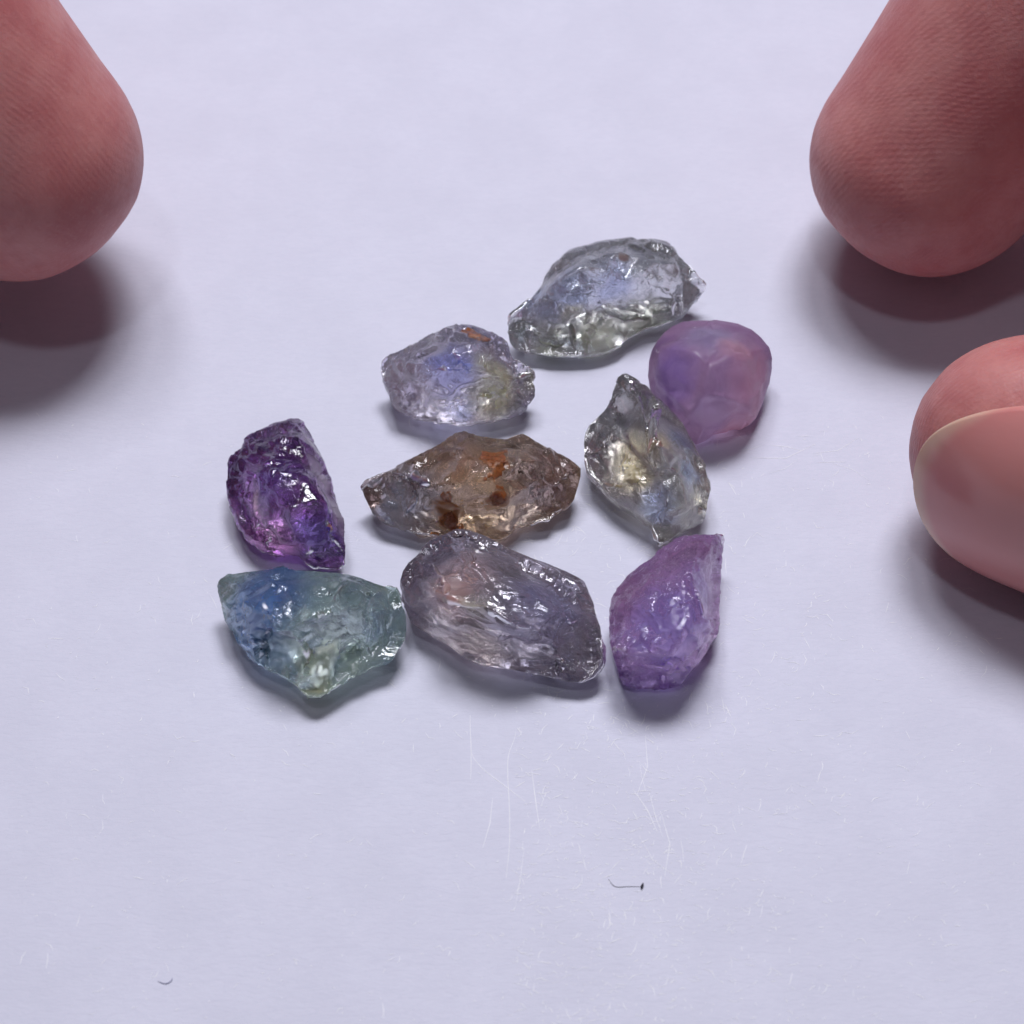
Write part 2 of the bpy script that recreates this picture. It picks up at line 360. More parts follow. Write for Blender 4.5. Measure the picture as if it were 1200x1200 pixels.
stone('violet_stone', 'deep violet glassy rough stone with one long flat side in painted pale reflection, left end of the group', GRP, B6,
 [(90,440),(95,390),(130,330),(190,280),(215,220),(255,180),(330,150),(400,100),(480,85),(540,68),(600,68),(640,90),(660,135),(700,200),(740,290),(790,380),(830,480),(850,570),(880,650),(910,740),(935,820),(942,920),(940,1020),(920,1110),(890,1140),(820,1140),(700,1125),(640,1090),(590,1050),(520,1045),(430,1045),(340,1030),(290,985),(210,900),(160,840),(140,760),(105,700),(88,600),(86,520)],
 [(600,150,.33),(640,250,.38),(665,420,.43),(720,540,.43),(790,720,.38),(840,880,.28),(880,1070,.12),(340,190,.30),(450,280,.40),(350,370,.40),(490,450,.47),(350,530,.44),(280,590,.36),(180,440,.25),(200,620,.23),(420,640,.42),(590,680,.43),(620,760,.37),(530,830,.31),(380,780,.33),(260,750,.22),(400,930,.18),(560,930,.25),(700,1000,.18),(600,1000,.14),(540,210,.36),(740,1080,.08)],
 66, zlow=0.07, zhigh=0.26, foot=0.7, flat=.75, facets=80, chips=300, chip=0.005, patch=.4, tilt=.4, creases=[(0,1),(1,2),(2,3),(3,4),(4,5),(5,6)],
 mat=lambda tr: gem_material('violet_stone', tr, [(400,500,.3,1,(112,70,136),0),(450,520,.4,.18,(96,64,156),0),(720,860,.25,.22,(80,60,160),.05),(420,880,.2,.2,(158,96,142),.05),(660,640,.35,.12,(130,62,90),.05),(280,640,.3,.08,(180,140,140),.1),(150,500,.2,.14,(74,44,100),0),(620,340,.38,.12,(104,56,118),0),
   (470,110,.28,.13,(134,114,146),.1),(900,700,.25,.13,(170,160,180),.75),(830,520,.3,.12,(172,164,182),.75),(760,370,.33,.11,(174,166,184),.75),(690,230,.31,.10,(176,168,186),.7),(915,900,.15,.09,(160,148,172),.6)],  # the pale zones paint reflected light onto the long flat side
   cloud=.03, tint=-.05, mott=.3))
stone('teal_sapphire', 'glassy blue and sea-green rough stone with a blunt point towards the viewer, front left', GRP, B7,
 [(65,190),(85,150),(130,115),(200,110),(280,100),(380,85),(440,72),(500,85),(620,95),(740,105),(860,135),(950,165),(1020,185),(1085,195),(1108,240),(1118,300),(1132,360),(1140,430),(1140,480),(1110,530),(1060,600),(1000,625),(930,660),(860,690),(780,740),(700,790),(650,815),(580,810),(530,780),(480,735),(440,700),(360,660),(290,635),(240,580),(185,520),(150,440),(100,390),(80,310)],
 [(220,180,.30),(230,300,.32),(200,460,.14),(460,160,.36),(490,240,.42),(540,210,.37),(640,190,.38),(710,200,.40),(640,350,.46),(740,270,.42),(870,290,.36),(920,230,.30),(1030,215,.23),(1050,350,.2),(930,390,.28),(720,350,.42),(880,430,.27),(560,500,.34),(430,440,.38),(320,500,.27),(440,630,.13),(570,690,.17),(700,690,.14),(630,770,.08),(850,560,.18),(1000,530,.14),(340,340,.40)],
 77, zlow=0.10, zhigh=0.24, foot=0.62, facets=40, chips=160, bowl=.014, patch=.1, creases=[(3,4),(7,9),(4,8),(8,15),(13,12)],
 mat=lambda tr: gem_material('teal_sapphire', tr, [(500,400,.3,1,(164,186,182),0),(320,260,.35,.34,(58,96,160),.2),(270,440,.25,.25,(92,130,188),.16),(420,120,.28,.2,(66,98,150),.1),(420,560,.2,.18,(142,170,186),.12),(680,560,.25,.26,(178,198,180),.1),(660,600,.2,.14,(200,208,166),.12),(600,740,.1,.12,(206,214,168),.15),(850,180,.3,.2,(140,158,156),0),(1060,400,.18,.16,(136,154,152),0),(120,220,.2,.1,(130,140,146),0),(820,660,.1,.15,(174,194,182),.1)],
   cloud=.22, tint=.22))
stone('mauve_striated_stone', 'large grey-mauve rough stone with lengthwise striations and a pinkish left half, front middle', GRP, B8,
 [(35,340),(55,280),(100,210),(140,165),(200,110),(280,70),(340,50),(420,48),(480,75),(540,110),(600,140),(680,170),(760,205),(850,235),(930,270),(990,305),(1040,340),(1060,390),(1090,450),(1105,530),(1130,600),(1145,680),(1148,770),(1120,820),(1080,860),(1010,890),(930,880),(830,865),(730,840),(620,815),(560,792),(490,788),(420,770),(350,730),(300,680),(220,640),(150,610),(90,570),(50,480)],
 [(430,110,.36),(440,230,.44),(500,340,.44),(530,140,.33),(200,230,.31),(100,300,.2),(250,300,.38),(380,290,.40),(290,430,.42),(180,450,.28),(130,520,.18),(500,480,.46),(640,560,.42),(750,600,.37),(450,560,.33),(300,560,.25),(430,650,.22),(560,690,.22),(600,300,.40),(720,280,.35),(700,400,.42),(850,330,.33),(950,400,.28),(900,480,.36),(980,560,.28),(1050,640,.18),(880,680,.24),(1000,740,.15),(760,740,.16),(1080,770,.1),(300,640,.13)],
 88, zlow=0.08, zhigh=0.25, foot=0.68, facets=70, chips=300, patch=.2, aniso=(math.radians(-32), 4.0), creases=[(11,12),(12,13),(0,1),(1,2)],
 mat=lambda tr: gem_material('mauve_striated_stone', tr, [(500,400,.3,1,(156,148,162),0),(360,330,.38,.22,(192,160,158),.12),(300,420,.4,.16,(200,164,158),.12),(440,470,.42,.1,(196,190,178),.12),(450,690,.2,.18,(176,158,152),.1),(820,480,.33,.28,(146,144,186),.08),(700,620,.35,.14,(146,142,172),.08),(130,300,.2,.2,(116,102,112),0),(250,130,.3,.16,(110,100,116),0),(1080,600,.15,.14,(120,114,132),0),(960,800,.1,.18,(136,130,150),0),(640,250,.38,.12,(126,120,130),0)],
   cloud=.22, tint=.12, mott=.4, aniso=(math.radians(32), 0.45, 1.6)))
stone('purple_stone', 'bright purple sparkling rough stone with a peaked back corner, front right', GRP, B9,
 [(75,600),(90,530),(130,450),(190,380),(270,310),(360,255),(400,205),(470,155),(540,110),(600,95),(700,90),(790,92),(835,105),(848,140),(842,200),(832,300),(830,420),(825,550),(820,680),(808,780),(770,830),(740,880),(680,960),(610,1050),(560,1110),(500,1140),(400,1150),(250,1140),(165,1115),(140,1060),(120,970),(95,900),(75,800),(70,700)],
 [(110,860,.31),(200,885,.35),(350,895,.37),(480,930,.34),(620,900,.33),(700,850,.30),(780,770,.23),(265,540,.39),(190,700,.34),(380,450,.42),(570,380,.46),(590,540,.47),(660,370,.44),(740,660,.40),(700,500,.46),(640,290,.44),(760,200,.35),(815,260,.24),(460,620,.455),(420,760,.42),(600,740,.43),(330,350,.33),(500,220,.34),(130,600,.28),(250,1010,.18),(450,1030,.17),(600,990,.17)],
 99, zlow=0.02, zhigh=0.27, foot=0.9, flat=.4, facets=40, chips=800, chip=0.006, tilt=.5, bowl=.006, patch=.45, rounds=1, creases=[(0,1),(1,2),(2,3),(3,4),(4,5),(5,6)],
 mat=lambda tr: gem_material('purple_stone', tr, [(450,500,.4,1,(178,144,192),0),(480,700,.4,.28,(154,140,232),0),(450,930,.27,.12,(112,82,176),.1),(300,1030,.1,.24,(106,74,150),.1),(560,1020,.1,.2,(104,74,152),.1),(200,450,.3,.2,(164,126,166),0),(600,200,.35,.24,(158,120,162),0),(760,420,.4,.18,(146,122,186),0)],  # bluish sheen on top and shade on the front wall are painted as zones
   cloud=.36, rough=.03, mott=.2, bump=.45, bscale=34, tint=.12))

# healed cracks inside the clear stones: thin curved veils that catch the light
from mathutils.bvhtree import BVHTree
def veil_material():
    m = NT('crack_veil'); co = m.coord()
    a = m.noise(co, 16, 4, .6, .8); b = m.noise(co, 60, 3)
    g = m.n('ShaderNodeBsdfGlossy'); g.inputs['Roughness'].default_value = .12; m.put(g.inputs['Color'], (.95, .95, 1.0))
    m.l(m.bump(b, .5, .01), g.inputs['Normal'])
    t = m.n('ShaderNodeBsdfTranslucent'); m.put(t.inputs['Color'], (.9, .9, .93))
    d = m.n('ShaderNodeBsdfDiffuse'); m.put(d.inputs['Color'], (.9, .9, .93))
    tp = m.n('ShaderNodeBsdfTransparent')
    td = m.n('ShaderNodeMixShader'); m.l(t.outputs[0], td.inputs[1]); m.l(d.outputs[0], td.inputs[2])
    gd = m.n('ShaderNodeMixShader'); gd.inputs[0].default_value = .5; m.l(g.outputs[0], gd.inputs[1]); m.l(td.outputs[0], gd.inputs[2])
    mx = m.n('ShaderNodeMixShader'); m.put(mx.inputs[0], m.ramp(a, .45, .75, 0.02, .5)); m.l(tp.outputs[0], mx.inputs[1]); m.l(gd.outputs[0], mx.inputs[2])
    m.l(mx.outputs[0], m.out.inputs[0]); return m.m
VEIL = veil_material()
def veils(st, n, seed, lean=None):
    V, F, N, o0 = SURF[st.name]; L = V-o0; rs = np.random.RandomState(seed)
    bv = BVHTree.FromPolygons([tuple(p) for p in L], [tuple(f) for f in F.tolist()])
    c0 = L.mean(0)
    for _ in range(n):
        c = c0+(L[rs.randint(len(L))]-c0)*rs.uniform(.25, .65); c[2] = max(c[2], .07)
        ax = unit(rs.randn(3)*np.array((1, 1, .7))) if lean is None else unit(np.array(lean)+.35*rs.randn(3))
        s = unit(np.cross(ax, rs.randn(3))); t = np.cross(ax, s); R0 = rs.uniform(.10, .24); bend = rs.uniform(-.35, .35); ph = rs.rand()*6
        nr, ns = 8, 22; P = [c]; 
        for i in range(1, nr+1):
            for j in range(ns):
                a = 2*math.pi*j/ns; r = R0*(1+.25*math.sin(2*a+ph)+.12*math.sin(5*a+2*ph))*i/nr
                q = c+r*(math.cos(a)*s+math.sin(a)*.7*t)+ax*(bend*r*r/R0+.006*math.sin(9*a+i*.7+ph)*i/nr)
                w = q-c; dl = np.linalg.norm(w); h = bv.ray_cast(Vector(c), Vector(w/dl), 2.0)
                if h[0] is not None and h[3]*.86 < dl: q = c+w*(h[3]*.86/dl)
                q[2] = max(q[2], .02); P.append(q)
        Fv = [(0, 1+j, 1+(j+1) % ns) for j in range(ns)]
        for i in range(nr-1):
            for j in range(ns):
                a, b = 1+i*ns+j, 1+i*ns+(j+1) % ns; Fv += [(a, a+ns, b+ns), (a, b+ns, b)]
        mesh_obj('crack_veil', np.array(P), np.array(Fv), VEIL, st)
OB = {o.name: o for o in C.objects}
for nm, n, lean in (('pale_sapphire', 9, None), ('two_tone_sapphire', 7, None), ('twisted_grey_sapphire', 7, None), ('brown_sapphire', 9, None),
                    ('violet_stone', 8, None), ('teal_sapphire', 6, None), ('mauve_striated_stone', 10, (.5, .55, .6))):
    veils(OB[nm], n, len(nm), lean)

# rust crusts standing a little proud of two of the stones
def rust_material(name, c0, c1):
    m = NT(name); co = m.coord(); a = m.noise(co, 14, 5, .65); b = m.noise(co, 46, 4, .6)
    col = m.mix(m.ramp(a, .35, .65), srgb(*c0), srgb(*c1)); col = m.mix(m.ramp(b, .55, .75, 0, .6), col, srgb(206, 150, 110))
    bs = m.n('ShaderNodeBsdfPrincipled'); m.put(bs.inputs['Base Color'], col); bs.inputs['Roughness'].default_value = .28
    bs.inputs['Transmission Weight'].default_value = .7; bs.inputs['IOR'].default_value = 1.6
    m.l(m.bump(b, .6, .015), bs.inputs['Normal']); tp = m.n('ShaderNodeBsdfTransparent'); mx = m.n('ShaderNodeMixShader')
    m.put(mx.inputs[0], m.ramp(m.noise(co, 22, 5, .7), .36, .58, .12, .95)); m.l(tp.outputs[0], mx.inputs[1]); m.l(bs.outputs[0], mx.inputs[2])
    m.l(mx.outputs[0], m.out.inputs[0]); return m.m
RUST = rust_material('rust', (176, 84, 34), (222, 140, 76))
def crust(st, name, box, u, v, r, mat, seed, squash=1.0):
    V, F, N, o0 = SURF[st.name]; x0, y0, k = box
    k0 = FRAME/DIST/1200; p = at(x0+u*k, y0+v*k, 0); d = unit(p-CP)     # the skin point the patch is centred on
    w = V-CP; t = w@d; off = np.linalg.norm(w-np.outer(t, d), axis=1)
    c = V[np.where(off < 0.02)[0][t[off < 0.02].argmin()]]
    D = (V-c); dist = np.sqrt((D**2).sum(1)+(squash-1)*D[:, 0]**2)*(1+.45*vnoise(V*16, seed)+.2*vnoise(V*40, seed+1))
    n0 = N[((V-c)**2).sum(1).argmin()]
    keep = (dist < r)&((N*n0).sum(1) > -.1)
    f = F[keep[F].all(1)]; ids = np.unique(f); mp = np.zeros(len(V), int); mp[ids] = np.arange(len(ids))
    th = .002+.010*np.clip(1-dist[ids]/r, 0, 1)**.6*(.6+.5*vnoise(V[ids]*26, seed+2))
    top = V[ids]+N[ids]*th[:, None]-o0; bot = V[ids]-N[ids]*.006-o0; f = mp[f]; n = len(ids)
    E = np.concatenate([f[:, [0, 1]], f[:, [1, 2]], f[:, [2, 0]]]); key = set(map(tuple, E)); B = [e for e in map(tuple, E) if (e[1], e[0]) not in key]
    side = [(b, a, a+n) for a, b in B]+[(b, a+n, b+n) for a, b in B]
    return mesh_obj(name, np.concatenate([top, bot]), np.concatenate([f, f[:, ::-1]+n, np.array(side)]), mat, st)
OB = {o.name: o for o in C.objects}
for u, v, r, q in ((710, 180, .085, 1.6), (485, 512, .042, 1.2), (722, 405, .05, 1), (458, 405, .04, 2.5), (412, 548, .032, 1)):
    crust(OB['brown_sapphire'], 'rust_patch', B5, u, v, r, RUST, int(u), q)
crust(OB['two_tone_sapphire'], 'rust_patch', B2, 745, 108, .055, RUST, 3, .5)

# ---------------------------------------------------------------- hands
def skin_material(pads):
    """pads: where the whorl of a fingerprint sits, with the finger's direction, in the hand's own space"""
    m = NT('skin'); co = m.coord()
    a = m.noise(co, 1.7, 5, .6); b = m.noise(co, 7, 4, 0.6); c = m.noise(co, 46, 4, 0.65); v = m.noise(co, 120, 2)
    col = m.mix(m.ramp(a, 0.3, 0.7), srgb(200, 136, 132), srgb(182, 104, 104))
    col = m.mix(m.ramp(b, 0.4, 0.75, 0, 0.5), col, srgb(174, 98, 100))
    col = m.mix(m.ramp(c, 0.5, 0.75, 0, 0.25), col, srgb(206, 150, 144))
    bs = m.n('ShaderNodeBsdfPrincipled'); m.put(bs.inputs['Base Color'], col)
    bs.inputs['Subsurface Weight'].default_value = 0.55; bs.inputs['Subsurface Radius'].default_value = (0.30, 0.10, 0.06)
    bs.inputs['Subsurface Scale'].default_value = 0.5
    m.put(bs.inputs['Roughness'], m.ramp(b, .3, .7, .40, .52)); bs.inputs['Specular IOR Level'].default_value = 0.4
    h = m.math('MULTIPLY', c, 0.5); h = m.math('ADD', h, m.math('MULTIPLY', v, 0.2))
    wo = m.n('ShaderNodeTexNoise'); m.l(co, wo.inputs['Vector']); wo.inputs['Scale'].default_value = 2.2; wo.inputs['Detail'].default_value = 1
    for p, ax in pads:
        d = m.n('ShaderNodeVectorMath', operation='SUBTRACT'); m.l(co, d.inputs[0]); d.inputs[1].default_value = tuple(p)
        w = m.n('ShaderNodeVectorMath', operation='MULTIPLY_ADD'); m.l(wo.outputs['Color'], w.inputs[0]); w.inputs[1].default_value = (.14,)*3; m.l(d.outputs[0], w.inputs[2])
        dt = m.n('ShaderNodeVectorMath', operation='DOT_PRODUCT'); m.l(w.outputs[0], dt.inputs[0]); dt.inputs[1].default_value = tuple(unit(ax))
        ln = m.n('ShaderNodeVectorMath', operation='DOT_PRODUCT'); m.l(w.outputs[0], ln.inputs[0]); m.l(w.outputs[0], ln.inputs[1])
        r2 = m.math('SUBTRACT', ln.outputs['Value'], m.math('MULTIPLY', m.math('POWER', dt.outputs['Value'], 2.0), 0.86))
        ph = m.math('MULTIPLY', m.math('SQRT', m.math('MAXIMUM', r2, 0)), 2*math.pi/0.024)
        far = m.n('ShaderNodeVectorMath', operation='LENGTH'); m.l(d.outputs[0], far.inputs[0])
        fade = m.ramp(far.outputs['Value'], 1.2, 2.2, 1, 0)
        h = m.math('ADD', h, m.math('MULTIPLY', m.math('MULTIPLY', m.math('SINE', ph), 0.065), m.math('MULTIPLY', fade, m.ramp(b, .25, .6, .35, 1))))
    m.l(m.bump(h, 0.5, 0.012), bs.inputs['Normal'])
    m.l(bs.outputs[0], m.out.inputs[0]); return m.m
def nail_material():
    m = NT('fingernail'); co = m.coord()
    sx = m.n('ShaderNodeSeparateXYZ'); m.l(co, sx.inputs[0])     # x runs from the free edge to the root
    a = m.noise(co, 4, 3)
    q = m.math('MINIMUM', m.math('ABSOLUTE', m.math('DIVIDE', sx.outputs[1], 0.55)), 1)          # how far the plate's outline has drawn back here
    xe = m.math('MULTIPLY', m.math('SUBTRACT', 1, m.math('SQRT', m.math('SUBTRACT', 1, m.math('POWER', q, 2.0)))), 0.6)
    xx = m.math('ADD', m.math('SUBTRACT', sx.outputs[0], xe), m.math('MULTIPLY', a, 0.05))
    col = m.mix(m.ramp(xx, 0.02, 0.12), srgb(224, 190, 168), srgb(208, 138, 134))
    col = m.mix(m.ramp(xx, 0.25, 0.7), col, srgb(204, 140, 134))
    bs = m.n('ShaderNodeBsdfPrincipled'); m.put(bs.inputs['Base Color'], col)
    bs.inputs['Roughness'].default_value = 0.2; bs.inputs['Subsurface Weight'].default_value = 0.35
    bs.inputs['Subsurface Radius'].default_value = (0.15, 0.07, 0.05); bs.inputs['Subsurface Scale'].default_value = 0.5
    mp = m.n('ShaderNodeMapping'); m.l(co, mp.inputs[0]); mp.inputs['Scale'].default_value = (1.5, 26, 26)
    m.l(m.bump(m.noise(mp.outputs[0], 1, 3), 0.1, 0.01), bs.inputs['Normal'])
    m.l(bs.outputs[0], m.out.inputs[0]); return m.m
NAIL = nail_material()

def spline(P, n):
    P = np.asarray(P, float); P = np.concatenate([[2*P[0]-P[1]], P, [2*P[-1]-P[-2]]])
    out = []
    for i in range(1, len(P)-2):
        for t in np.linspace(0, 1, n, endpoint=False):
            a, b, c, d = P[i-1:i+3]
            out.append(0.5*(2*b+(c-a)*t+(2*a-5*b+4*c-d)*t*t+(3*b-a-3*c+d)*t**3))
    out.append(P[-2]); return np.array(out)
def limb(nodes, up, cap0=1.0, seg=40, blunt=2.3):
    """closed tube through nodes (x, y, z, half width, half height), its first end a rounded tip cap0 long"""
    K = spline(nodes, 10); ctr, w, h = K[:, :3], K[:, 3], K[:, 4]
    tan = np.gradient(ctr, axis=0); tan /= np.linalg.norm(tan, axis=1)[:, None]
    rings = []
    def ring(c, t, w, h):
        nrm = unit(np.asarray(up)-np.dot(up, t)*t); s = np.cross(t, nrm)
        a = np.linspace(0, 2*math.pi, seg, endpoint=False)
        ex = 0.92
        ca, sa = np.sign(np.cos(a))*abs(np.cos(a))**ex, np.sign(np.sin(a))*abs(np.sin(a))**ex
        return c+np.outer(ca*w, s)+np.outer(sa*h, nrm)
    for q in np.linspace(0.02, 1, 9)[:-1]:
        f = (1-(1-q)**blunt)**(1/2.1)
        rings.append(ring(ctr[0]-tan[0]*cap0*(1-q), tan[0], w[0]*f, h[0]*f))
    for c, t, a, b in zip(ctr, tan, w, h): rings.append(ring(c, t, a, b))
    for q in (0.35, 0.7, 0.95): rings.append(ring(ctr[-1]+tan[-1]*w[-1]*0.5*q, tan[-1], w[-1]*math.sqrt(1-q*q), h[-1]*math.sqrt(1-q*q)))
    n = len(rings); V = np.concatenate(rings); F = []
    for i in range(n-1):
        for j in range(seg):
            k = (j+1) % seg; F += [(i*seg+j, i*seg+k, (i+1)*seg+k), (i*seg+j, (i+1)*seg+k, (i+1)*seg+j)]
    for r0, rev in ((0, 1), ((n-1)*seg, 0)):
        V = np.concatenate([V, V[r0:r0+seg].mean(0)[None]]); c = len(V)-1
        for j in range(seg):
            k = (j+1) % seg; F.append((r0+k, r0+j, c) if rev else (r0+j, r0+k, c))
    return V, np.array(F)

def build_hand(name, label, limbs, origin, pads, voxel=0.045):
    SKIN = skin_material([(np.asarray(p)-np.array(origin), ax) for p, ax in pads])
    Vs, Fs, o = [], [], 0
    for V, F in limbs: Vs.append(V); Fs.append(F+o); o += len(V)
    tmp = mesh_obj('tmp_hand', np.concatenate(Vs), np.concatenate(Fs), SKIN)
    md = tmp.modifiers.new('r', 'REMESH'); md.mode = 'VOXEL'; md.voxel_size = voxel
    dg = bpy.context.evaluated_depsgraph_get(); me = bpy.data.meshes.new_from_object(tmp.evaluated_get(dg))
    n = len(me.vertices); V = np.empty(n*3, np.float32); me.vertices.foreach_get('co', V); V = V.reshape(-1, 3).astype(float)
    F = np.empty(len(me.loops), np.int32); me.loops.foreach_get('vertex_index', F); F = F.reshape(-1, 4)
    bpy.data.objects.remove(tmp); bpy.data.meshes.remove(me)
    V = smooth(V, edges_of(F), 14, 0.5, -0.45)
    ob = mesh_obj(name, V-np.array(origin), F, SKIN); ob.location = origin
    tag(ob, label, 'hand'); return ob

def nail(parent, tip, axis, nrm, w, h, length, spread=70, free=0.12, lift=0.012, curve=0.0, root=True, grow=0.0):
    """curved plate: axis runs from the free edge to the root, nrm is the way it faces"""
    a = unit(axis); n_ = unit(np.asarray(nrm)-np.dot(nrm, a)*a); s = np.cross(n_, a)
    nu, nv = 40, 40; P = []
    for layer in (0, 1):
        for i in range(nu+1):
            if i <= 24: th = math.pi/2*i/24; t = 0.42*(1-math.cos(th)); lim = math.sin(th)
            else: t = 0.42+0.58*(i-24)/(nu-24); lim = 1.0
            x = t*length; lim = math.radians(spread)*max(lim, .002)
            if root and t > 0.8: lim *= math.sqrt(max(0.0, 1-((t-0.8)/0.2)**2*0.75))
            for j in range(nv+1):
                v = (j/nv*2-1)*lim
                hh = h*(1-curve*max(0, 1-t/.34)**2)-layer*0.022
                P.append((x, (w+grow*x-layer*0.022)*math.sin(v), (hh+grow*x)*math.cos(v)-h))
    P = np.array(P); m = (nu+1)*(nv+1); F = []
    q = lambda l, i, j: l*m+i*(nv+1)+j
    for i in range(nu):
        for j in range(nv):
            F.append((q(0, i, j), q(0, i+1, j), q(0, i+1, j+1), q(0, i, j+1))); F.append((q(1, i, j), q(1, i, j+1), q(1, i+1, j+1), q(1, i+1, j)))
    for i in range(nu):
        F.append((q(0, i, 0), q(1, i, 0), q(1, i+1, 0), q(0, i+1, 0))); F.append((q(0, i, nv), q(0, i+1, nv), q(1, i+1, nv), q(1, i, nv)))
    for j in range(nv):
        F.append((q(0, 0, j), q(0, 0, j+1), q(1, 0, j+1), q(1, 0, j))); F.append((q(0, nu, j), q(1, nu, j), q(1, nu, j+1), q(0, nu, j+1)))
    o = mesh_obj('fingernail', P, np.array(F), NAIL, parent)
    M = Matrix((( a[0], s[0], n_[0], 0), (a[1], s[1], n_[1], 0), (a[2], s[2], n_[2], 0), (0, 0, 0, 1)))
    pos = np.asarray(tip)+n_*(h+lift)-np.array(parent.location)
    M.translation = Vector(pos); o.matrix_local = M
    return o

# right hand: index finger arches down from the upper right, thumb lies on its side below it
it = at(1100, 176, 0.70)
r_index = limb([(*it, .66, .58), (*(it+[.42, .22, .62]), .73, .66), (*(it+[.95, .55, 1.55]), .78, .72), (*(it+[2.0, .85, 2.9]), .82, .80), (*(it+[4.2, .6, 3.9]), .90, .88), (*(it+[7.2, -1.2, 3.6]), 1.0, 1.0), (*(it+[9.2, -2.8, 3.0]), 1.0, 1.0)], (-.75, .62, .1), 0.62)
tt = at(1243, 541, 0.61)
r_thumb = limb([(*tt, .57, .47), (*(tt+[.7, -.26, .04]), .71, .58), (*(tt+[1.6, -.58, .15]), .79, .66), (*(tt+[2.9, -.8, .8]), .88, .80), (*(tt+[5.0, -1.6, 1.5]), 1.0, 1.0), (*(tt+[8.0, -2.4, 2.0]), 1.5, 1.2)], (-.12, -.93, .32), 0.68, blunt=2.05)
def curled(p, s):  # folded finger: tip, middle, knuckle
    return limb([(*(p+[-1.2*s, .2, -1.9]), .6, .56), (*(p+[-2.3*s, .5, -.9]), .72, .68), (*(p+[-2.5*s, .6, .5]), .8, .78), (*(p+[-.6*s, .2, 1.1]), .86, .84), (*(p+[1.8*s, -.6, .7]), .95, .95), (*(p+[4.2*s, -1.6, .3]), 1.0, 1.0)], (0, .2, 1), 0.6)
kr = it+[7.2, -1.2, 3.6]
rl = [r_index, r_thumb, curled(kr+[-1.2, 2.2, -.4], 1), curled(kr+[-.6, 3.9, -.8], 1), curled(kr+[.3, 5.3, -1.3], 1)]
rl.append(limb([(*(kr+[.3, 1.6, -.5]), 2.6, 1.2), (*(kr+[3., .2, -.9]), 3.7, 1.5), (*(kr+[6.2, -1.8, -1.6]), 3.4, 1.6), (*(kr+[9.5, -4.2, -2.1]), 2.7, 1.8), (*(kr+[14, -7.5, -2.2]), 2.9, 2.2), (*(kr+[20, -12, -2.2]), 3.4, 2.7)], (-.1, -.1, 1), 1.2))
RH = build_hand('hand', 'right hand, fingertip pad and bare thumbnail showing beside the stones', rl, (kr[0], kr[1], 0), [(it+np.array([.1, -.55, -.05]), (.42, .22, .62)), (tt+np.array([.2, .5, -.1]), (.7, -.16, .1))])
nail(RH, tt+unit([-.7, .24, -.05])*.60, (.7, -.25, .04), (-.14, -.95, .20), .53, .44, 1.42, 58, lift=.012, grow=.16, curve=.42)
ia = unit([.42, .22, .62])
nail(RH, it-ia*.30, ia, (-.6, .8, .0), .50, .54, 1.2, 60, lift=.005, grow=.12)

# left hand: only the index finger reaches into view
lt = at(5, 170, 0.92)
l_index = limb([(*lt, .68, .60), (*(lt+[-.45, .20, .62]), .74, .68), (*(lt+[-1.0, .5, 1.5]), .80, .74), (*(lt+[-2.1, .8, 2.8]), .84, .82), (*(lt+[-4.3, .5, 3.8]), .90, .88), (*(lt+[-7.2, -1.3, 3.5]), 1.0, 1.0), (*(lt+[-9.2, -2.9, 2.9]), 1.0, 1.0)], (.75, .62, .1), 0.66)
kl = lt+[-7.2, -1.3, 3.5]
tl_ = lt+[-2.6, -2.9, 0.2]
ll = [l_index, curled(kl+[1.2, 2.2, -.4], -1), curled(kl+[.6, 3.9, -.8], -1), curled(kl+[-.3, 5.3, -1.3], -1)]
ll.append(limb([(*tl_, .66, .52), (*(tl_+[-.7, -.16, .1]), .76, .62), (*(tl_+[-1.6, -.4, .3]), .82, .7), (*(tl_+[-2.9, -.6, .8]), .9, .82), (*(tl_+[-5, -.9, 1.4]), 1.1, 1.0), (*(tl_+[-8, -1.4, 1.9]), 1.5, 1.2)], (.15, -.8, .52), .62))
ll.append(limb([(*(kl+[-.3, 1.6, -.5]), 2.6, 1.2), (*(kl+[-3., .2, -.9]), 3.7, 1.5), (*(kl+[-6.2, -1.8, -1.6]), 3.4, 1.6), (*(kl+[-9.5, -4.2, -2.1]), 2.7, 1.8), (*(kl+[-14, -7.5, -2.2]), 2.9, 2.2), (*(kl+[-20, -12, -2.2]), 3.4, 2.7)], (.1, -.1, 1), 1.2))
LH = build_hand('hand', 'left hand, only the tip of its index finger reaching in at upper left', ll, (kl[0], kl[1], 0), [(lt+np.array([-.2, -.6, -.05]), (-.45, .2, .62)), (tl_+np.array([-.2, .5, -.1]), (.7, .16, .1))])
ia = unit([-.45, .20, .62])
nail(LH, lt-ia*.30, ia, (.6, .8, .0), .54, .57, 1.2, 60, lift=.004, grow=.12)
nail(LH, tl_+unit([.7, .16, -.1])*.62, (-.7, -.16, .1), (.15, -.8, .52), .60, .46, 1.35, 74, lift=.02)

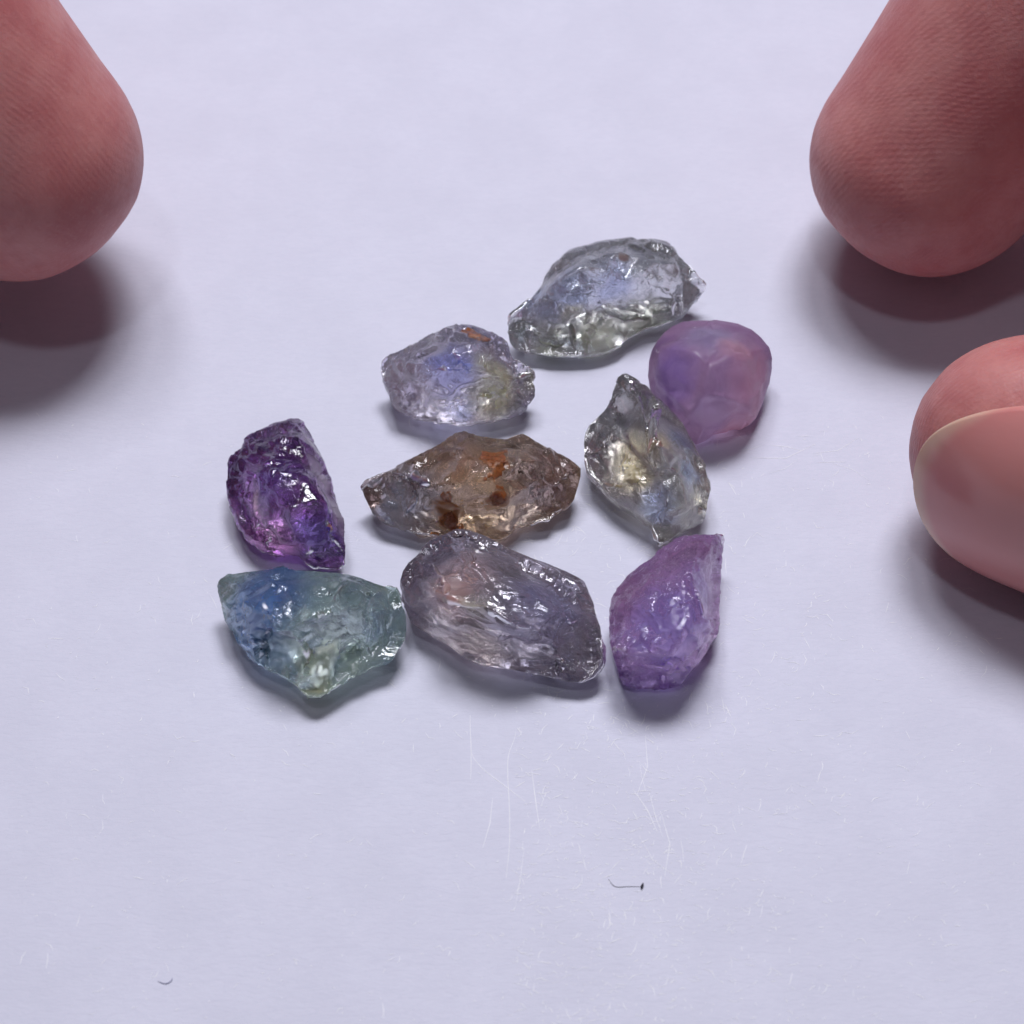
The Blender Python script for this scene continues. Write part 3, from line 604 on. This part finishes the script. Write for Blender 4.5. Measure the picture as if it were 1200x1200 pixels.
# ---------------------------------------------------------------- fibres and marks on the paper
def plain(name, col, rough=0.6):
    m = NT(name); bs = m.n('ShaderNodeBsdfPrincipled'); co = m.coord()
    c = m.mix(m.noise(co, 20, 3), col, tuple(x*0.8 for x in col)); m.put(bs.inputs['Base Color'], c)
    bs.inputs['Roughness'].default_value = rough; m.l(bs.outputs[0], m.out.inputs[0]); return m.m
DARK, WHITE = plain('dark_lint', (0.03, 0.025, 0.045)), plain('white_lint', (0.9, 0.9, 0.95))
def thread(pts, r, seg=6, taper=True):
    K = spline(pts, 8); T = np.gradient(K, axis=0); n = len(K); V = []; F = []
    for i, (c, t) in enumerate(zip(K, T)):
        t = unit(t); s = unit(np.cross(t, (0, 0, 1.)));u = np.cross(s, t)
        rr = r*(0.35+0.65*math.sin(math.pi*(i+.5)/n)) if taper else r
        for j in range(seg):
            a = 2*math.pi*j/seg; V.append(c+rr*(math.cos(a)*s+math.sin(a)*u))
    for i in range(n-1):
        for j in range(seg): F.append((i*seg+j, i*seg+(j+1) % seg, (i+1)*seg+(j+1) % seg, (i+1)*seg+j))
    return np.array(V), np.array(F)
def fibre(name, label, px, r, mat, z=None):
    V, F = thread([at(x, y, (r if z is None else z)) for x, y in px], r)
    o0 = V.mean(0); o0[2] = 0
    o = mesh_obj(name, V-o0, F, mat); o.location = o0; tag(o, label, 'lint'); return o
f = fibre('hair_fibre', 'tiny dark curved fibre with a black speck at its end, in front of the stones', [(713, 1030), (718, 1037), (724, 1039.5), (735, 1039), (752, 1039)], 0.0014, DARK)
rs = np.random.RandomState(5)
Vb = np.array([(math.cos(a)*math.sin(b), math.sin(a)*math.sin(b), math.cos(b)) for b in np.linspace(0, math.pi, 7) for a in np.linspace(0, 2*math.pi, 10, endpoint=False)])
Fb = np.array([(i*10+j, i*10+(j+1) % 10, (i+1)*10+(j+1) % 10, (i+1)*10+j) for i in range(6) for j in range(10)])
Vs = Vb*np.array((.006, .012, .006))*(1+.3*(rs.rand(len(Vb), 1)-.5)); Vs[:, 0] += Vs[:, 1]*.35; Vs[:, 2] += .009
sp = mesh_obj('speck', Vs+(at(752.5, 1039, 0)-np.array(f.location)), Fb, DARK, f)
fibre('hair_fibre', 'minute grey curled fibre alone near the bottom left of the paper', [(185, 1150), (192, 1152.5), (197, 1152), (201, 1149), (202, 1146)], 0.0022, plain('grey_lint', (0.22, 0.22, 0.36)))
fibre('white_fibre', 'thin white thread lying diagonally on the paper below the striated stone', [(552, 878), (556, 890), (570, 905), (590, 920), (607, 933), (622, 944)], 0.0030, WHITE, -.0014)
fibre('white_fibre', 'thin white thread running towards the viewer across the diagonal one', [(607, 842), (603, 865), (596, 885), (595, 910), (597, 950), (597, 990), (594, 1020), (591, 1047)], 0.0027, WHITE, -.0013)
fibre('white_fibre', 'faint straight white thread left of the crossing threads', [(551, 828), (551, 850), (552, 876), (552, 900), (551, 925)], 0.0025, WHITE, -.0013)
# fuzz of the paper
Vs, Fs, o = [], [], 0
for i in range(2200):
    px, py = rs.rand()*1150+20, 480+rs.rand()**0.8*720
    if i % 3: px = 600+abs(rs.randn())*220
    L = 3+rs.rand()**3*16; a = rs.randn()*0.6 if rs.rand() < .7 else rs.rand()*6.28; b = a+rs.randn()*.7
    p0 = (px, py); p1 = (px+L*.5*math.cos(a), py+L*.5*math.sin(a)); p2 = (p1[0]+L*.5*math.cos(b), p1[1]+L*.5*math.sin(b))
    if i < 18:                                              # a few long faint scratches
        p0 = (550+rs.rand()*330, 830+rs.rand()*200) if i < 11 else (840+rs.rand()*140, 520+rs.rand()*60)
        L = 20+rs.rand()*60; a = 1.5+rs.randn()*.25 if i < 11 else rs.randn()*.2; b = a+rs.randn()*.25
        p1 = (p0[0]+L*.5*math.cos(a), p0[1]+L*.5*math.sin(a)); p2 = (p1[0]+L*.5*math.cos(b), p1[1]+L*.5*math.sin(b))
    K = np.array([at(*p, .0008) for p in (p0, p1, p2)]); r = .0011+rs.rand()*.0012
    for j in range(3):
        t = unit(K[min(j+1, 2)]-K[max(j-1, 0)]); s = np.cross(t, (0, 0, 1.)); k = r*(.4 if j != 1 else 1)
        Vs += [K[j]+s*k, K[j]+np.array((0, 0, k*.3)), K[j]-s*k]
    for j in range(2):
        for a_ in range(2): q = o+j*3+a_; Fs.append((q, q+1, q+4, q+3))
    o += 9
tag(mesh_obj('paper_fuzz', np.array(Vs), np.array(Fs), WHITE), 'fine white fuzz of loose fibres on the paper', kind='stuff')
